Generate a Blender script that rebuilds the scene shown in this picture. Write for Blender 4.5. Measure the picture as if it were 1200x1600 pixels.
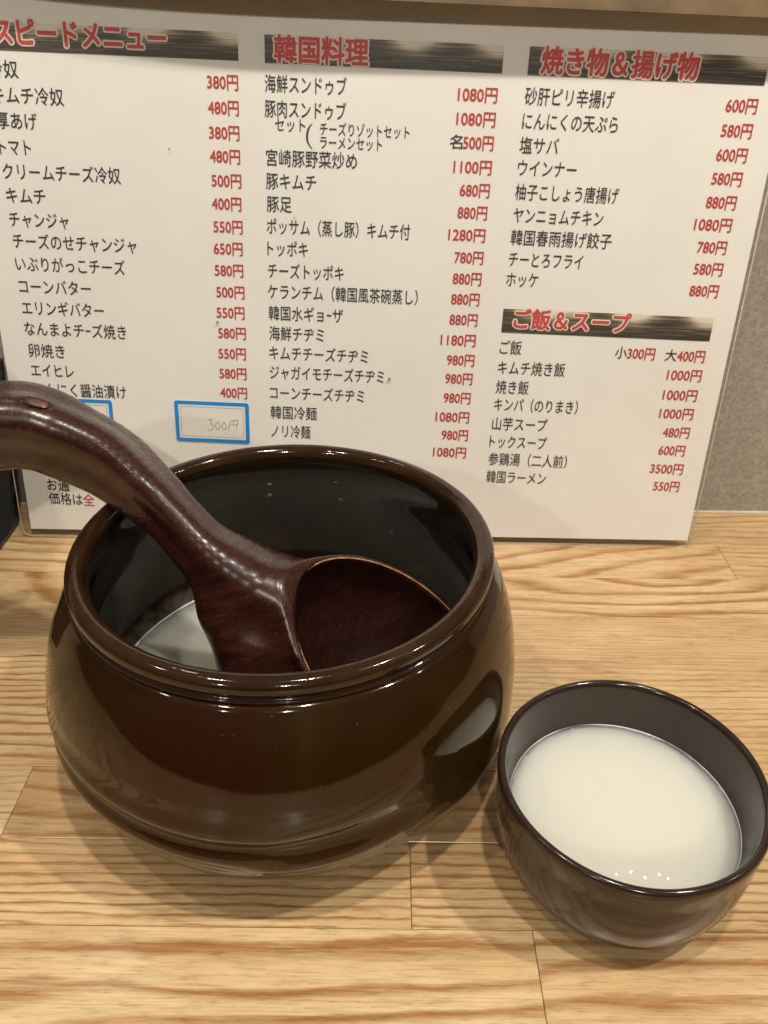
import bpy, bmesh, math, random
import numpy as np
from mathutils import Vector, Matrix

for o in list(bpy.data.objects):
    bpy.data.objects.remove(o)
SC = bpy.context.scene
COL = SC.collection
rnd = random.Random(7)

# ---------------------------------------------------------------- camera
CAM_H, PITCH, ROLL, FPX = 0.286, 0.55551, 0.01147, 1249.04
fwd = Vector((0, math.cos(PITCH), -math.sin(PITCH)))
r0 = Vector((1, 0, 0)); u0 = r0.cross(fwd)
right = r0 * math.cos(ROLL) + u0 * math.sin(ROLL)
up = -r0 * math.sin(ROLL) + u0 * math.cos(ROLL)
cam = bpy.data.cameras.new("camera")
cam.sensor_fit = 'VERTICAL'; cam.sensor_height = 36.0
cam.lens = FPX / 1600 * 36.0
cam.clip_start = 0.01; cam.clip_end = 50
camo = bpy.data.objects.new("camera", cam); COL.objects.link(camo)
camo.matrix_world = Matrix(((right.x, up.x, -fwd.x, 0), (right.y, up.y, -fwd.y, 0),
                            (right.z, up.z, -fwd.z, CAM_H), (0, 0, 0, 1)))
SC.camera = camo

# ---------------------------------------------------------------- world and lamps
W = bpy.data.worlds.new("World"); SC.world = W; W.use_nodes = True
wn, wl = W.node_tree.nodes, W.node_tree.links
bg = wn['Background']
tc = wn.new('ShaderNodeTexCoord'); sep = wn.new('ShaderNodeSeparateXYZ'); cr = wn.new('ShaderNodeValToRGB')
wl.new(tc.outputs['Generated'], sep.inputs[0]); wl.new(sep.outputs['Z'], cr.inputs[0])
cr.color_ramp.elements[0].position = 0.0; cr.color_ramp.elements[0].color = (0.075, 0.058, 0.042, 1)
cr.color_ramp.elements[1].position = 0.8; cr.color_ramp.elements[1].color = (0.48, 0.43, 0.36, 1)
wl.new(cr.outputs[0], bg.inputs[0]); bg.inputs[1].default_value = 0.38

FAR = [(0.594, 1.229), (0.631, 1.235), (0.664, 1.221), (0.702, 1.23), (0.72, 1.218)]
LAMPS = [  # x, y, z, watts, radius : ceiling downlights over the counter, plus added front fill
    (0.60, 0.04, 1.20, 32.0, 0.020), (0.08, 0.02, 1.22, 25.0, 0.020), (-0.42, 0.04, 1.22, 13.0, 0.020),
    (-0.95, 0.00, 1.25, 4.0, 0.025), (1.20, 0.05, 1.25, 6.0, 0.025), (0.12, -1.25, 1.15, 38.0, 0.020), (-0.80, -1.30, 1.15, 20.0, 0.03),  # last two: added fill lamps behind the viewer to lift the menu's shade
    # small downlights beyond the wall
    (-0.604, 1.012, 1.60, 2.2, 0.016)] + [(x, y, 1.60, 0.018, 0.003) for (x, y) in FAR]
for (x, y, z, w, r) in LAMPS:
    l = bpy.data.lights.new("ceiling_or_fill_lamp", 'POINT'); l.energy = w; l.shadow_soft_size = r
    l.color = (1.0, 0.925, 0.815)
    lo = bpy.data.objects.new("ceiling_or_fill_lamp", l); lo.location = (x, y, z); COL.objects.link(lo)

SC.view_settings.view_transform = 'Standard'; SC.view_settings.look = 'None'
SC.view_settings.gamma = 1.0; SC.view_settings.exposure = 0.0
SC.cycles.max_bounces = 10; SC.cycles.transparent_max_bounces = 12
SC.cycles.caustics_reflective = True; SC.cycles.caustics_refractive = False
SC.cycles.sample_clamp_indirect = 3.0
SC.cycles.use_denoising = True

# ---------------------------------------------------------------- helpers
def tag(o, label=None, cat=None, group=None, kind=None):
    if label: o['label'] = label
    if cat: o['category'] = cat
    if group: o['group'] = group
    if kind: o['kind'] = kind
    return o

def link(name, me, mat=None, parent=None, smooth=False):
    o = bpy.data.objects.new(name, me); COL.objects.link(o)
    if mat: me.materials.clear(); me.materials.append(mat)
    if parent: o.parent = parent
    if smooth:
        for p in me.polygons: p.use_smooth = True
    return o

def mesh(name, vs, fs, mat=None, parent=None, smooth=False):
    me = bpy.data.meshes.new(name); me.from_pydata([tuple(v) for v in vs], [], fs); me.update()
    return link(name, me, mat, parent, smooth)

def empty(name, loc=(0, 0, 0)):
    o = bpy.data.objects.new(name, None); o.location = loc; o.empty_display_size = 0.02; COL.objects.link(o); return o

def box(name, a, b, mat, parent=None, bevel=0.0, seg=1):
    bm = bmesh.new(); bmesh.ops.create_cube(bm, size=1)
    for v in bm.verts:
        v.co = Vector([(a[i] + b[i]) / 2 + v.co[i] * (b[i] - a[i]) for i in range(3)])
    if bevel: bmesh.ops.bevel(bm, geom=bm.edges[:], offset=bevel, segments=seg, affect='EDGES')
    me = bpy.data.meshes.new(name); bm.to_mesh(me); bm.free()
    return link(name, me, mat, parent)

def lathe(name, prof, mat, parent=None, n=128, cx=0, cy=0, fn=None):
    vs, fs = [], []
    m = len(prof)
    for i in range(n):
        a = 2 * math.pi * i / n
        for (r, z) in prof:
            if fn: r, z = fn(r, z, a)
            vs.append((cx + r * math.cos(a), cy + r * math.sin(a), z))
    for i in range(n):
        j = (i + 1) % n
        for k in range(m - 1):
            fs.append((i * m + k, j * m + k, j * m + k + 1, i * m + k + 1))
    me = bpy.data.meshes.new(name); me.from_pydata(vs, [], fs)
    bm = bmesh.new(); bm.from_mesh(me); bmesh.ops.remove_doubles(bm, verts=bm.verts, dist=1e-6)
    bmesh.ops.recalc_face_normals(bm, faces=bm.faces); bm.to_mesh(me); bm.free()
    return link(name, me, mat, parent, True)

def catmull(P, n=8):
    P = [np.array(p, float) for p in P]; out = []
    for i in range(len(P) - 1):
        p0 = P[max(i - 1, 0)]; p1 = P[i]; p2 = P[i + 1]; p3 = P[min(i + 2, len(P) - 1)]
        for k in range(n):
            t = k / n
            out.append(0.5 * ((2 * p1) + (p2 - p0) * t + (2 * p0 - 5 * p1 + 4 * p2 - p3) * t * t + (3 * p1 - p0 - 3 * p2 + p3) * t ** 3))
    out.append(P[-1]); return out

def tube(name, pts, rad, mat, parent=None, closed=False, seg=8):
    pts = [Vector(p) for p in pts]; n = len(pts); vs, fs = [], []; up_ = Vector((0.13, 0.2, 0.97))
    for i, p in enumerate(pts):
        if closed: t = pts[(i + 1) % n] - pts[i - 1]
        else: t = pts[min(i + 1, n - 1)] - pts[max(i - 1, 0)]
        t.normalize(); s = t.cross(up_).normalized(); q = s.cross(t)
        r = rad(i / n) if callable(rad) else rad
        for k in range(seg):
            a = 2 * math.pi * k / seg; vs.append(p + s * (r * math.cos(a)) + q * (r * math.sin(a)))
    for i in range(n if closed else n - 1):
        j = (i + 1) % n
        for k in range(seg):
            l = (k + 1) % seg; fs.append((i * seg + k, i * seg + l, j * seg + l, j * seg + k))
    if not closed:
        fs.append(tuple(range(seg))[::-1]); fs.append(tuple((n - 1) * seg + k for k in range(seg)))
    return mesh(name, vs, fs, mat, parent, True)

class NT:
    """small helper that writes node trees"""
    def __init__(s, name):
        s.m = bpy.data.materials.new(name); s.m.use_nodes = True
        s.n, s.l = s.m.node_tree.nodes, s.m.node_tree.links
        s.b = s.n['Principled BSDF']; s.out = s.n['Material Output']
    def put(s, sock, v):
        if hasattr(v, 'is_output'): s.l.new(v, sock)
        else: sock.default_value = v
    def add(s, t, ins=None, **kw):
        nd = s.n.new('ShaderNode' + t)
        for k, v in kw.items(): setattr(nd, k, v)
        for k, v in (ins or {}).items(): s.put(nd.inputs[k], v)
        return nd
    def math(s, op, a, b=0.0, c=0.0, clamp=False):
        nd = s.n.new('ShaderNodeMath'); nd.operation = op; nd.use_clamp = clamp
        for i, v in enumerate((a, b, c)): s.put(nd.inputs[i], v)
        return nd.outputs[0]
    def ramp(s, fac, stops, interp='LINEAR'):
        nd = s.n.new('ShaderNodeValToRGB'); s.l.new(fac, nd.inputs[0]); e = nd.color_ramp.elements
        nd.color_ramp.interpolation = interp
        while len(e) < len(stops): e.new(0.5)
        for i, (p, c) in enumerate(stops):
            e[i].position = p; e[i].color = c if len(c) == 4 else (*c, 1)
        return nd.outputs[0]
    def mix(s, fac, a, b, mode='MIX'):
        nd = s.n.new('ShaderNodeMix'); nd.data_type = 'RGBA'; nd.blend_type = mode
        s.put(nd.inputs['Factor'], fac)
        for k, v in ((6, a), (7, b)):
            s.put(nd.inputs[k], (*v, 1) if isinstance(v, tuple) and len(v) == 3 else v)
        return nd.outputs[2]
    def noise(s, vec, scale, detail=3, rough=0.55, dist=0.0):
        nd = s.add('TexNoise', {'Vector': vec, 'Scale': scale, 'Detail': detail, 'Roughness': rough, 'Distortion': dist})
        return nd.outputs['Fac']
    def mapping(s, vec, scale=(1, 1, 1), loc=(0, 0, 0)):
        nd = s.add('Mapping', {'Vector': vec}); nd.inputs['Scale'].default_value = scale
        nd.inputs['Location'].default_value = loc; return nd.outputs[0]
    def obj(s): return s.add('TexCoord').outputs['Object']
    def bump(s, h, strength, dist, normal=None):
        nd = s.add('Bump', {'Height': h, 'Strength': strength, 'Distance': dist})
        if normal is not None: s.put(nd.inputs['Normal'], normal)
        return nd.outputs[0]
    def set(s, **kw):
        names = dict(col='Base Color', rough='Roughness', metal='Metallic', ior='IOR', nor='Normal', coat='Coat Weight',
                     coatr='Coat Roughness', spec='Specular IOR Level', sss='Subsurface Weight', sssr='Subsurface Radius',
                     ssss='Subsurface Scale', trans='Transmission Weight', alpha='Alpha', coatn='Coat Normal')
        for k, v in kw.items():
            if isinstance(v, tuple) and len(v) == 3 and k == 'col': v = (*v, 1)
            s.put(s.b.inputs[names[k]], v)
        return s

# ---------------------------------------------------------------- materials
def mat_wood():
    t = NT('oiled_ash_wood'); P = t.obj()
    def at(nm): return t.add('Attribute', attribute_type='OBJECT', attribute_name=nm).outputs['Fac']
    seed, freq, y0, x0, kx, con, tone = [at(k) for k in ('seed', 'freq', 'ring_y', 'ring_x', 'ring_k', 'contrast', 'tone')]
    off = t.add('CombineXYZ', {0: seed, 1: t.math('MULTIPLY', seed, 3.7), 2: t.math('MULTIPLY', seed, 1.3)}).outputs[0]
    Q = t.add('VectorMath', {0: P, 1: off}, operation='ADD').outputs[0]
    xyz = t.add('SeparateXYZ', {0: P}); x, y = xyz.outputs[0], xyz.outputs[1]
    warp = t.math('SUBTRACT', t.noise(t.mapping(Q, (9, 42, 20)), 1.0, 2, 0.5), 0.5)
    warp2 = t.math('SUBTRACT', t.noise(t.mapping(Q, (40, 160, 40)), 1.0, 3, 0.6), 0.5)
    dy = t.math('SUBTRACT', y, y0); dx = t.math('MULTIPLY', t.math('SUBTRACT', x, x0), kx)
    r = t.math('SQRT', t.math('ADD', t.math('MULTIPLY', dy, dy), t.math('MULTIPLY', dx, dx)))
    r = t.math('ADD', r, t.math('MULTIPLY', warp, t.math('DIVIDE', 2.0, t.math('ADD', freq, 10.0))))
    r = t.math('ADD', r, t.math('MULTIPLY', warp2, 0.0034))
    ph = t.math('FRACT', t.math('MULTIPLY', r, freq))
    ring = t.ramp(ph, [(0.0, (0, 0, 0)), (0.38, (0.06, 0.06, 0.06)), (0.62, (0.62, 0.62, 0.62)), (0.78, (1, 1, 1)), (0.90, (0.72, 0.72, 0.72)), (1.0, (0, 0, 0))])
    amp = t.noise(t.mapping(Q, (6, 90, 30)), 1.0, 2, 0.5)
    ring = t.math('POWER', ring, t.math('MULTIPLY_ADD', freq, 0.005, 1.0))
    feather = t.noise(t.mapping(Q, (34, 520, 60)), 1.0, 5, 0.75)
    ring = t.math('MULTIPLY', t.math('MULTIPLY', ring, t.math('MULTIPLY_ADD', amp, 1.5, 0.1)), t.ramp(feather, [(0.30, (0.45, 0.45, 0.45)), (0.6, (1.2, 1.2, 1.2))]), clamp=True)
    fibre = t.noise(t.mapping(Q, (30, 1300, 60)), 1.0, 5, 0.7)
    fibre2 = t.noise(t.mapping(Q, (75, 520, 60)), 1.0, 6, 0.75)
    blot = t.noise(t.mapping(Q, (14, 40, 20)), 1.0, 3, 0.6)
    base = t.mix(tone, (0.61, 0.450, 0.243), (0.43, 0.290, 0.142))
    base = t.mix(t.math('MULTIPLY', t.ramp(blot, [(0.35, (0, 0, 0)), (0.7, (1, 1, 1))]), 0.45), base, (0.40, 0.19, 0.06))
    c = t.mix(t.math('MULTIPLY', ring, t.math('MULTIPLY', con, 1.1), clamp=True), base, (0.31, 0.145, 0.046))
    f1 = t.ramp(fibre, [(0.30, (0.70, 0.64, 0.58)), (0.5, (1, 1, 1)), (0.72, (1.16, 1.16, 1.14))])
    c = t.mix(0.75, c, f1, 'MULTIPLY')
    grain3 = t.noise(t.mapping(Q, (120, 700, 60)), 1.0, 2, 0.5)
    f2 = t.ramp(fibre2, [(0.30, (0.62, 0.54, 0.46)), (0.47, (1, 1, 1)), (0.72, (1.18, 1.16, 1.13))])
    c = t.mix(0.8, c, f2, 'MULTIPLY')
    pore = t.ramp(t.noise(t.mapping(Q, (70, 1700, 60)), 1.0, 2, 0.5), [(0.64, (0, 0, 0)), (0.74, (1, 1, 1))])
    c = t.mix(t.math('MULTIPLY', pore, 0.45), c, (0.16, 0.07, 0.025))
    h = t.math('SUBTRACT', t.math('MULTIPLY', fibre, 0.5), t.math('MULTIPLY', pore, 0.4))
    nb = t.bump(h, 0.35, 0.00025)
    smear = t.noise(Q, 26.0, 4, 0.6)
    t.set(col=c, rough=t.math('MULTIPLY_ADD', smear, 0.22, 0.26), nor=nb, spec=0.42, coat=0.25, coatr=0.17,
          coatn=t.bump(fibre2, 0.12, 0.0003))
    return t.m

def mat_wall():
    t = NT('speckled_wall_covering'); P = t.obj()
    a = t.noise(P, 420, 4, 0.65); b = t.noise(P, 60, 3, 0.5)
    v = t.add('TexNoise', {'Vector': t.mapping(P, (900, 900, 330)), 'Scale': 1.0, 'Detail': 2.0, 'Distortion': 1.8}).outputs['Fac']
    c = t.ramp(a, [(0.3, (0.24, 0.215, 0.18)), (0.55, (0.35, 0.315, 0.265)), (0.75, (0.45, 0.41, 0.35))])
    c = t.mix(t.math('MULTIPLY', b, 0.35), c, (0.26, 0.225, 0.18))
    fl = t.ramp(v, [(0.60, (0, 0, 0)), (0.70, (1, 1, 1))])
    c = t.mix(t.math('MULTIPLY', fl, 0.4), c, (0.58, 0.50, 0.38))
    t.set(col=c, rough=0.85, spec=0.2, nor=t.bump(t.math('ADD', a, t.math('MULTIPLY', fl, 0.4)), 0.5, 0.0006))
    return t.m

def mat_plain(name, col, rough=0.5, spec=0.5, coat=0.0, var=0.0, scale=60, bumps=0.0, bd=0.0003):
    t = NT(name); c = col
    if var or bumps:
        n = t.noise(t.obj(), scale, 4, 0.6)
    if var:
        lo = tuple(x * (1 - var) for x in col); hi = tuple(min(1, x * (1 + var)) for x in col)
        c = t.ramp(n, [(0.3, lo), (0.7, hi)])
    t.set(col=c, rough=rough, spec=spec, coat=coat)
    if bumps: t.set(nor=t.bump(n, bumps, bd))
    return t.m

def mat_pot():
    t = NT('brown_onggi_glaze'); P = t.obj()
    xyz = t.add('SeparateXYZ', {0: P}); z = xyz.outputs[2]
    n = t.noise(t.mapping(P, (18, 18, 9)), 1.0, 3, 0.5, 0.6)
    n2 = t.noise(P, 300, 3, 0.6)
    c = t.ramp(n, [(0.36, (0.022, 0.0055, 0.0012)), (0.58, (0.020, 0.0080, 0.0016)), (0.80, (0.028, 0.0160, 0.0032))])
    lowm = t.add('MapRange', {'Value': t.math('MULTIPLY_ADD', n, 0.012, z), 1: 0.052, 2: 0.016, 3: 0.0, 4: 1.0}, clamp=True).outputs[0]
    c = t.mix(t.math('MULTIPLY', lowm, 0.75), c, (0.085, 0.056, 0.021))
    foot = t.add('MapRange', {'Value': t.math('MULTIPLY_ADD', n2, 0.006, z), 1: 0.010, 2: 0.0065, 3: 0.0, 4: 1.0}, clamp=True).outputs[0]
    pit = t.ramp(t.noise(P, 520, 1, 0.5), [(0.76, (0, 0, 0)), (0.80, (1, 1, 1))])
    c = t.mix(t.math('MULTIPLY', pit, 0.35), c, (0.10, 0.075, 0.045))
    c = t.mix(t.math('MULTIPLY', foot, 0.7), c, (0.20, 0.13, 0.065))
    t.set(col=c, rough=t.math('MULTIPLY_ADD', foot, 0.35, 0.075), spec=0.5,
          nor=t.bump(t.math('ADD', t.noise(t.mapping(P, (24, 24, 34)), 1.0, 2, 0.4), t.math('MULTIPLY', n2, 0.02)), 0.5, 0.0016))
    return t.m

def mat_rim():
    t = NT('worn_rim_glaze'); P = t.obj()
    n = t.noise(t.mapping(P, (50, 50, 90)), 1.0, 4, 0.6)
    c = t.ramp(n, [(0.3, (0.017, 0.0065, 0.0022)), (0.6, (0.027, 0.0115, 0.0042)), (0.8, (0.040, 0.019, 0.008))])
    t.set(col=c, rough=0.09, spec=0.5, nor=t.bump(t.noise(P, 130, 3, 0.5), 0.25, 0.0008))
    return t.m

def mat_inner():
    t = NT('dark_inner_glaze'); P = t.obj()
    c = t.ramp(t.noise(P, 30, 3, 0.5), [(0.3, (0.008, 0.0050, 0.0030)), (0.75, (0.015, 0.010, 0.006))])
    sp = t.ramp(t.noise(P, 1900, 1, 0.5), [(0.74, (0, 0, 0)), (0.80, (1, 1, 1))])
    c = t.mix(t.math('MULTIPLY', sp, 0.25), c, (0.16, 0.12, 0.08))
    z = t.add('SeparateXYZ', {0: P}).outputs[2]
    rs = t.add('MapRange', {'Value': t.math('MULTIPLY_ADD', t.noise(P, 120, 4, 0.6), 0.020, z), 1: 0.044, 2: 0.034, 3: 0.0, 4: 1.0}, clamp=True).outputs[0]
    c = t.mix(t.math('MULTIPLY', rs, 0.30), c, (0.22, 0.20, 0.16))
    t.set(col=c, rough=0.05, spec=0.20, nor=t.bump(t.noise(P, 26, 2, 0.4), 0.12, 0.0010))
    return t.m

def mat_bowl():
    t = NT('brown_bowl_glaze'); P = t.obj()
    n = t.noise(P, 45, 3, 0.6); n2 = t.noise(P, 700, 3, 0.6)
    c = t.ramp(n, [(0.3, (0.020, 0.0115, 0.008)), (0.7, (0.030, 0.018, 0.0125))])
    t.set(col=c, rough=t.math('MULTIPLY_ADD', n2, 0.12, 0.07), spec=0.5,
          nor=t.bump(t.math('ADD', t.math('MULTIPLY', n, 1.2), t.math('MULTIPLY', n2, 0.12)), 0.35, 0.0006))
    return t.m

def mat_liquid(name, col):
    t = NT(name); P = t.obj()
    n = t.noise(P, 38, 3, 0.5, 0.4)
    c = t.mix(t.math('MULTIPLY', t.ramp(n, [(0.4, (0, 0, 0)), (0.7, (1, 1, 1))]), 0.25), col, tuple(x * 0.93 for x in col))
    t.set(col=c, rough=0.015, ior=1.34, spec=0.5, sss=1.0, sssr=(0.028, 0.026, 0.024), ssss=1.0)
    return t.m

def mat_ladle():
    t = NT('lacquered_dark_wood'); P = t.obj()
    Pm = t.add('Mapping', {'Vector': P}); Pm.inputs['Rotation'].default_value = (0.3, 0.45, 0.5)
    g = t.noise(t.mapping(Pm.outputs[0], (18, 260, 260)), 1.0, 5, 0.65, 0.2)
    g2 = t.noise(t.mapping(Pm.outputs[0], (70, 1100, 1100)), 1.0, 2, 0.6)
    c = t.ramp(g, [(0.28, (0.014, 0.0040, 0.0028)), (0.52, (0.032, 0.0086, 0.0056)), (0.76, (0.056, 0.0165, 0.0100))])
    c = t.mix(0.5, c, t.ramp(g2, [(0.3, (0.7, 0.7, 0.7)), (0.7, (1.25, 1.2, 1.2))]), 'MULTIPLY')
    dust = t.ramp(t.noise(P, 2100, 1, 0.5), [(0.725, (0, 0, 0)), (0.77, (1, 1, 1))])
    patch = t.ramp(t.noise(P, 45, 2, 0.5), [(0.42, (0, 0, 0)), (0.62, (1, 1, 1))])
    c = t.mix(t.math('MULTIPLY', t.math('MULTIPLY', dust, patch), 0.8), c, (0.36, 0.24, 0.16))
    wet = t.add('Attribute', attribute_name='wet').outputs['Fac']
    c = t.mix(t.math('MULTIPLY', wet, 0.6), c, (0.012, 0.0035, 0.0025))
    t.set(col=c, rough=t.math('MULTIPLY_ADD', g2, 0.14, 0.21), spec=0.5, coat=0.12, coatr=0.18)
    nb = t.bump(t.noise(P, 75, 3, 0.55), 0.30, 0.0011)
    t.set(nor=t.bump(g2, 0.10, 0.00015, nb))
    return t.m

def mat_paper():
    t = NT('white_menu_paper'); P = t.obj()
    n = t.noise(P, 14, 4, 0.6)
    c = t.ramp(n, [(0.3, (0.755, 0.735, 0.69)), (0.7, (0.80, 0.785, 0.745))])
    sp = t.ramp(t.noise(P, 170, 2, 0.5), [(0.73, (0, 0, 0)), (0.78, (1, 1, 1))])
    c = t.mix(t.math('MULTIPLY', sp, 0.10), c, (0.5, 0.42, 0.30))
    t.set(col=c, rough=0.6, spec=0.3)
    return t.m

def mat_film():
    t = NT('clear_laminate_film'); P = t.obj()
    t.b.inputs['Base Color'].default_value = (1, 1, 1, 1)
    tr = t.add('BsdfTransparent'); tr.inputs[0].default_value = (0.992, 0.99, 0.985, 1)
    gl = t.add('BsdfGlossy'); gl.inputs['Roughness'].default_value = 0.16
    nb = t.bump(t.noise(P, 11, 2, 0.4), 0.35, 0.006)
    t.l.new(nb, gl.inputs['Normal'])
    fr = t.add('Fresnel', {'IOR': 1.45}); t.l.new(nb, fr.inputs['Normal'])
    mx = t.add('MixShader'); geo = t.add('NewGeometry'); t.l.new(t.math('MULTIPLY', fr.outputs[0], t.math('SUBTRACT', 1.0, geo.outputs['Backfacing'])), mx.inputs[0]); t.l.new(tr.outputs[0], mx.inputs[1]); t.l.new(gl.outputs[0], mx.inputs[2])
    t.l.new(mx.outputs[0], t.out.inputs['Surface'])
    return t.m

def mat_header():
    t = NT('printed_brush_banner'); G = t.add('TexCoord').outputs['Generated']
    xyz = t.add('SeparateXYZ', {0: G}); u, v = xyz.outputs[0], xyz.outputs[1]
    s = t.noise(t.mapping(G, (5, 26, 1)), 1.0, 4, 0.6)
    s2 = t.noise(t.mapping(G, (9, 60, 1), (3, 5, 0)), 1.0, 3, 0.6)
    def g(c, w):
        d = t.math('DIVIDE', t.math('SUBTRACT', u, c), w)
        return t.math('POWER', 2.718, t.math('MULTIPLY', t.math('MULTIPLY', d, d), -1.0))
    pale = t.math('ADD', t.math('ADD', g(0.20, 0.10), g(0.62, 0.09)), t.math('ADD', g(0.98, 0.10), t.math('MULTIPLY', g(0.36, 0.06), 0.5)))  # pale patches belong to the printed brush pattern
    e = t.math('MULTIPLY', pale, t.math('POWER', v, 2.2))
    e = t.math('ADD', e, t.math('MULTIPLY', t.math('SUBTRACT', s, 0.45), 1.3))
    e = t.math('ADD', e, t.math('MULTIPLY', t.math('MULTIPLY', v, v), 0.10))
    c = t.ramp(e, [(0.0, (0.040, 0.033, 0.026)), (0.18, (0.085, 0.070, 0.050)), (0.40, (0.26, 0.21, 0.145)), (0.72, (0.72, 0.66, 0.56))])
    c = t.mix(0.6, c, t.ramp(s2, [(0.3, (0.6, 0.6, 0.6)), (0.7, (1.4, 1.35, 1.3))]), 'MULTIPLY')
    t.set(col=c, rough=0.5)
    return t.m

WOOD = mat_wood(); WALL = mat_wall(); POT = mat_pot(); RIM = mat_rim(); INNER = mat_inner(); BOWL = mat_bowl()
LADLE = mat_ladle(); PAPER = mat_paper(); FILM = mat_film(); HEADER = mat_header()
MILK = mat_liquid('rice_wine', (0.62, 0.605, 0.53)); MILK2 = mat_liquid('rice_wine_in_pot', (0.62, 0.60, 0.50))
GLINT = mat_plain('glint_bead', (0.62, 0.60, 0.53), 0.04, 1.0)
BLACK = mat_plain('black_ink', (0.028, 0.026, 0.026), 0.6)
RED = mat_plain('red_ink', (0.46, 0.040, 0.036), 0.6)
REDH = mat_plain('headline_red_ink', (0.55, 0.065, 0.058), 0.6)
HALO = mat_plain('pale_outline_ink', (0.76, 0.68, 0.61), 0.6)
BLUE = mat_plain('blue_sticker_border', (0.004, 0.24, 0.68), 0.55)
STICK = mat_plain('sticker_paper', (0.76, 0.74, 0.69), 0.6)
PENCIL = mat_plain('pencil_grey', (0.12, 0.115, 0.11), 0.7)
THIN = mat_plain('thin_blue_grey_line', (0.16, 0.24, 0.34), 0.6)
CAULK = mat_plain('pale_sealant', (0.50, 0.42, 0.30), 0.6, var=0.15, scale=90)
EDGE = mat_plain('bare_wood_edge', (0.34, 0.17, 0.085), 0.5, var=0.5, scale=260)
KNOT = mat_plain('shaded_bare_wood', (0.060, 0.022, 0.012), 0.5, var=0.7, scale=170)
STAIN = mat_plain('sauce_stain', (0.38, 0.17, 0.05), 0.5)
TRAYM = mat_plain('black_ribbed_plastic', (0.018, 0.020, 0.021), 0.32, var=0.3, scale=300, bumps=0.2)
RAIL = mat_plain('brown_rail_wood', (0.20, 0.135, 0.075), 0.5, var=0.3, scale=40)

# ---------------------------------------------------------------- setting: wall
WY = 0.4655
wall = box('wall', (-1.2, WY, -0.03), (1.2, WY + 0.03, 0.275), WALL); tag(wall, kind='structure')
caulk = tube('sealant_bead', [(x, WY - 0.0006, 0.0003) for x in np.linspace(-1.1, 1.1, 60)], 0.0014, CAULK, wall, seg=8)

# ledge over the wall, unseen left end rounded to shape its shadow on menu
LZ = 0.2922
def ledge_pts(z, grow=0.0):
    pts = [(1.2, WY + 0.05), (1.2, WY - 0.0205 - grow)]
    for k in range(25):
        a = math.pi / 2 * k / 24
        pts.append((-0.045 - 0.185 * math.sin(a), WY + 0.006 - (0.0265 + grow) * math.cos(a)))
    pts.append((-0.230, WY + 0.05))
    return [(x, y, z - 0.0284 * (x + 0.0027)) for x, y in pts]
a_, b_ = ledge_pts(LZ), ledge_pts(LZ + 0.022)
n_ = len(a_)
ledge = mesh('wooden_ledge', a_ + b_, [tuple(range(n_))[::-1], tuple(range(n_, 2 * n_))] +
             [(i, (i + 1) % n_, n_ + (i + 1) % n_, n_ + i) for i in range(n_)], RAIL)
tag(ledge, 'brown wooden ledge capping the wall just above the menu sheet', 'ledge')

# ---------------------------------------------------------------- counter made of planks
counter = empty('wooden_counter', (0, 0.2, 0))
tag(counter, 'light ash butcher block counter top under the pot and the bowl', 'counter')
YS = 0.352; PWID = 0.0365
# row k spans YS-k*PWID .. YS-(k+1)*PWID ; joints in metres; params: freq, ring_y, ring_x, ring_k, contrast, tone
ROWS = {-4: [], -3: [(-0.62,), (0.40,)], -2: [(-0.45,), (0.2133,)], -1: [(-0.33,), (0.52,)], 0: [(-0.55,), (0.47,)], 1: [(-0.03,), (0.62,)],
        2: [(-0.36,), (-0.02,), (0.44,)], 3: [(-0.155,), (0.36,)], 4: [(-0.34,), (0.012,), (0.42,)], 5: [(-0.40,), (0.0565,), (0.5,)],
        6: [(-0.2,), (0.3,)], 7: [(-0.1,), (0.4,)], 8: [(-0.3,), (0.2,)], 9: [(0.0,)], 10: [(0.25,)]}
STY = {  # (row, index of piece) -> grain: rings per metre, ring centre y, x, curvature, contrast, tone
    (-3, 1): (150, 0.06, 0.1, 0.05, 0.7, 0.5), (-2, 1): (105, 0.036, -0.03, 0.20, 1.0, 0.15), (-2, 2): (210, 0.09, 0.1, 0.05, 0.7, 0.4),
    (-1, 1): (95, 0.022, 0.06, 0.22, 1.1, 0.10), (0, 1): (420, 0.16, 0.0, 0.02, 0.45, 0.45),
    (1, 1): (260, 0.08, -0.2, 0.03, 0.75, 0.40), (1, 0): (230, 0.07, -0.1, 0.04, 1.3, 0.30),
    (2, 0): (200, -0.05, 0.1, 0.06, 1.1, 0.25), (2, 1): (160, 0.03, 0.0, 0.12, 1.0, 0.2), (2, 2): (260, 0.06, 0.1, 0.03, 0.8, 0.4),
    (3, 0): (300, 0.07, 0.0, 0.05, 0.6, 0.05), (3, 1): (120, 0.05, 0.1, 0.10, 0.9, 0.55),
    (4, 1): (230, -0.10, 0.0, 0.035, 1.0, 0.02), (4, 2): (240, 0.08, 0.1, 0.04, 1.2, 0.40), (4, 0): (200, -0.10, 0.2, 0.03, 1.0, 0.05),
    (5, 1): (90, -0.030, 0.20, 0.13, 1.0, 0.03), (5, 2): (105, -0.05, -0.05, 0.09, 1.1, 0.12), (5, 0): (90, -0.04, 0, 0.1, 1.0, 0.1),
    (6, 1): (80, 0.02, 0.0, 0.12, 1.1, 0.05)}
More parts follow.
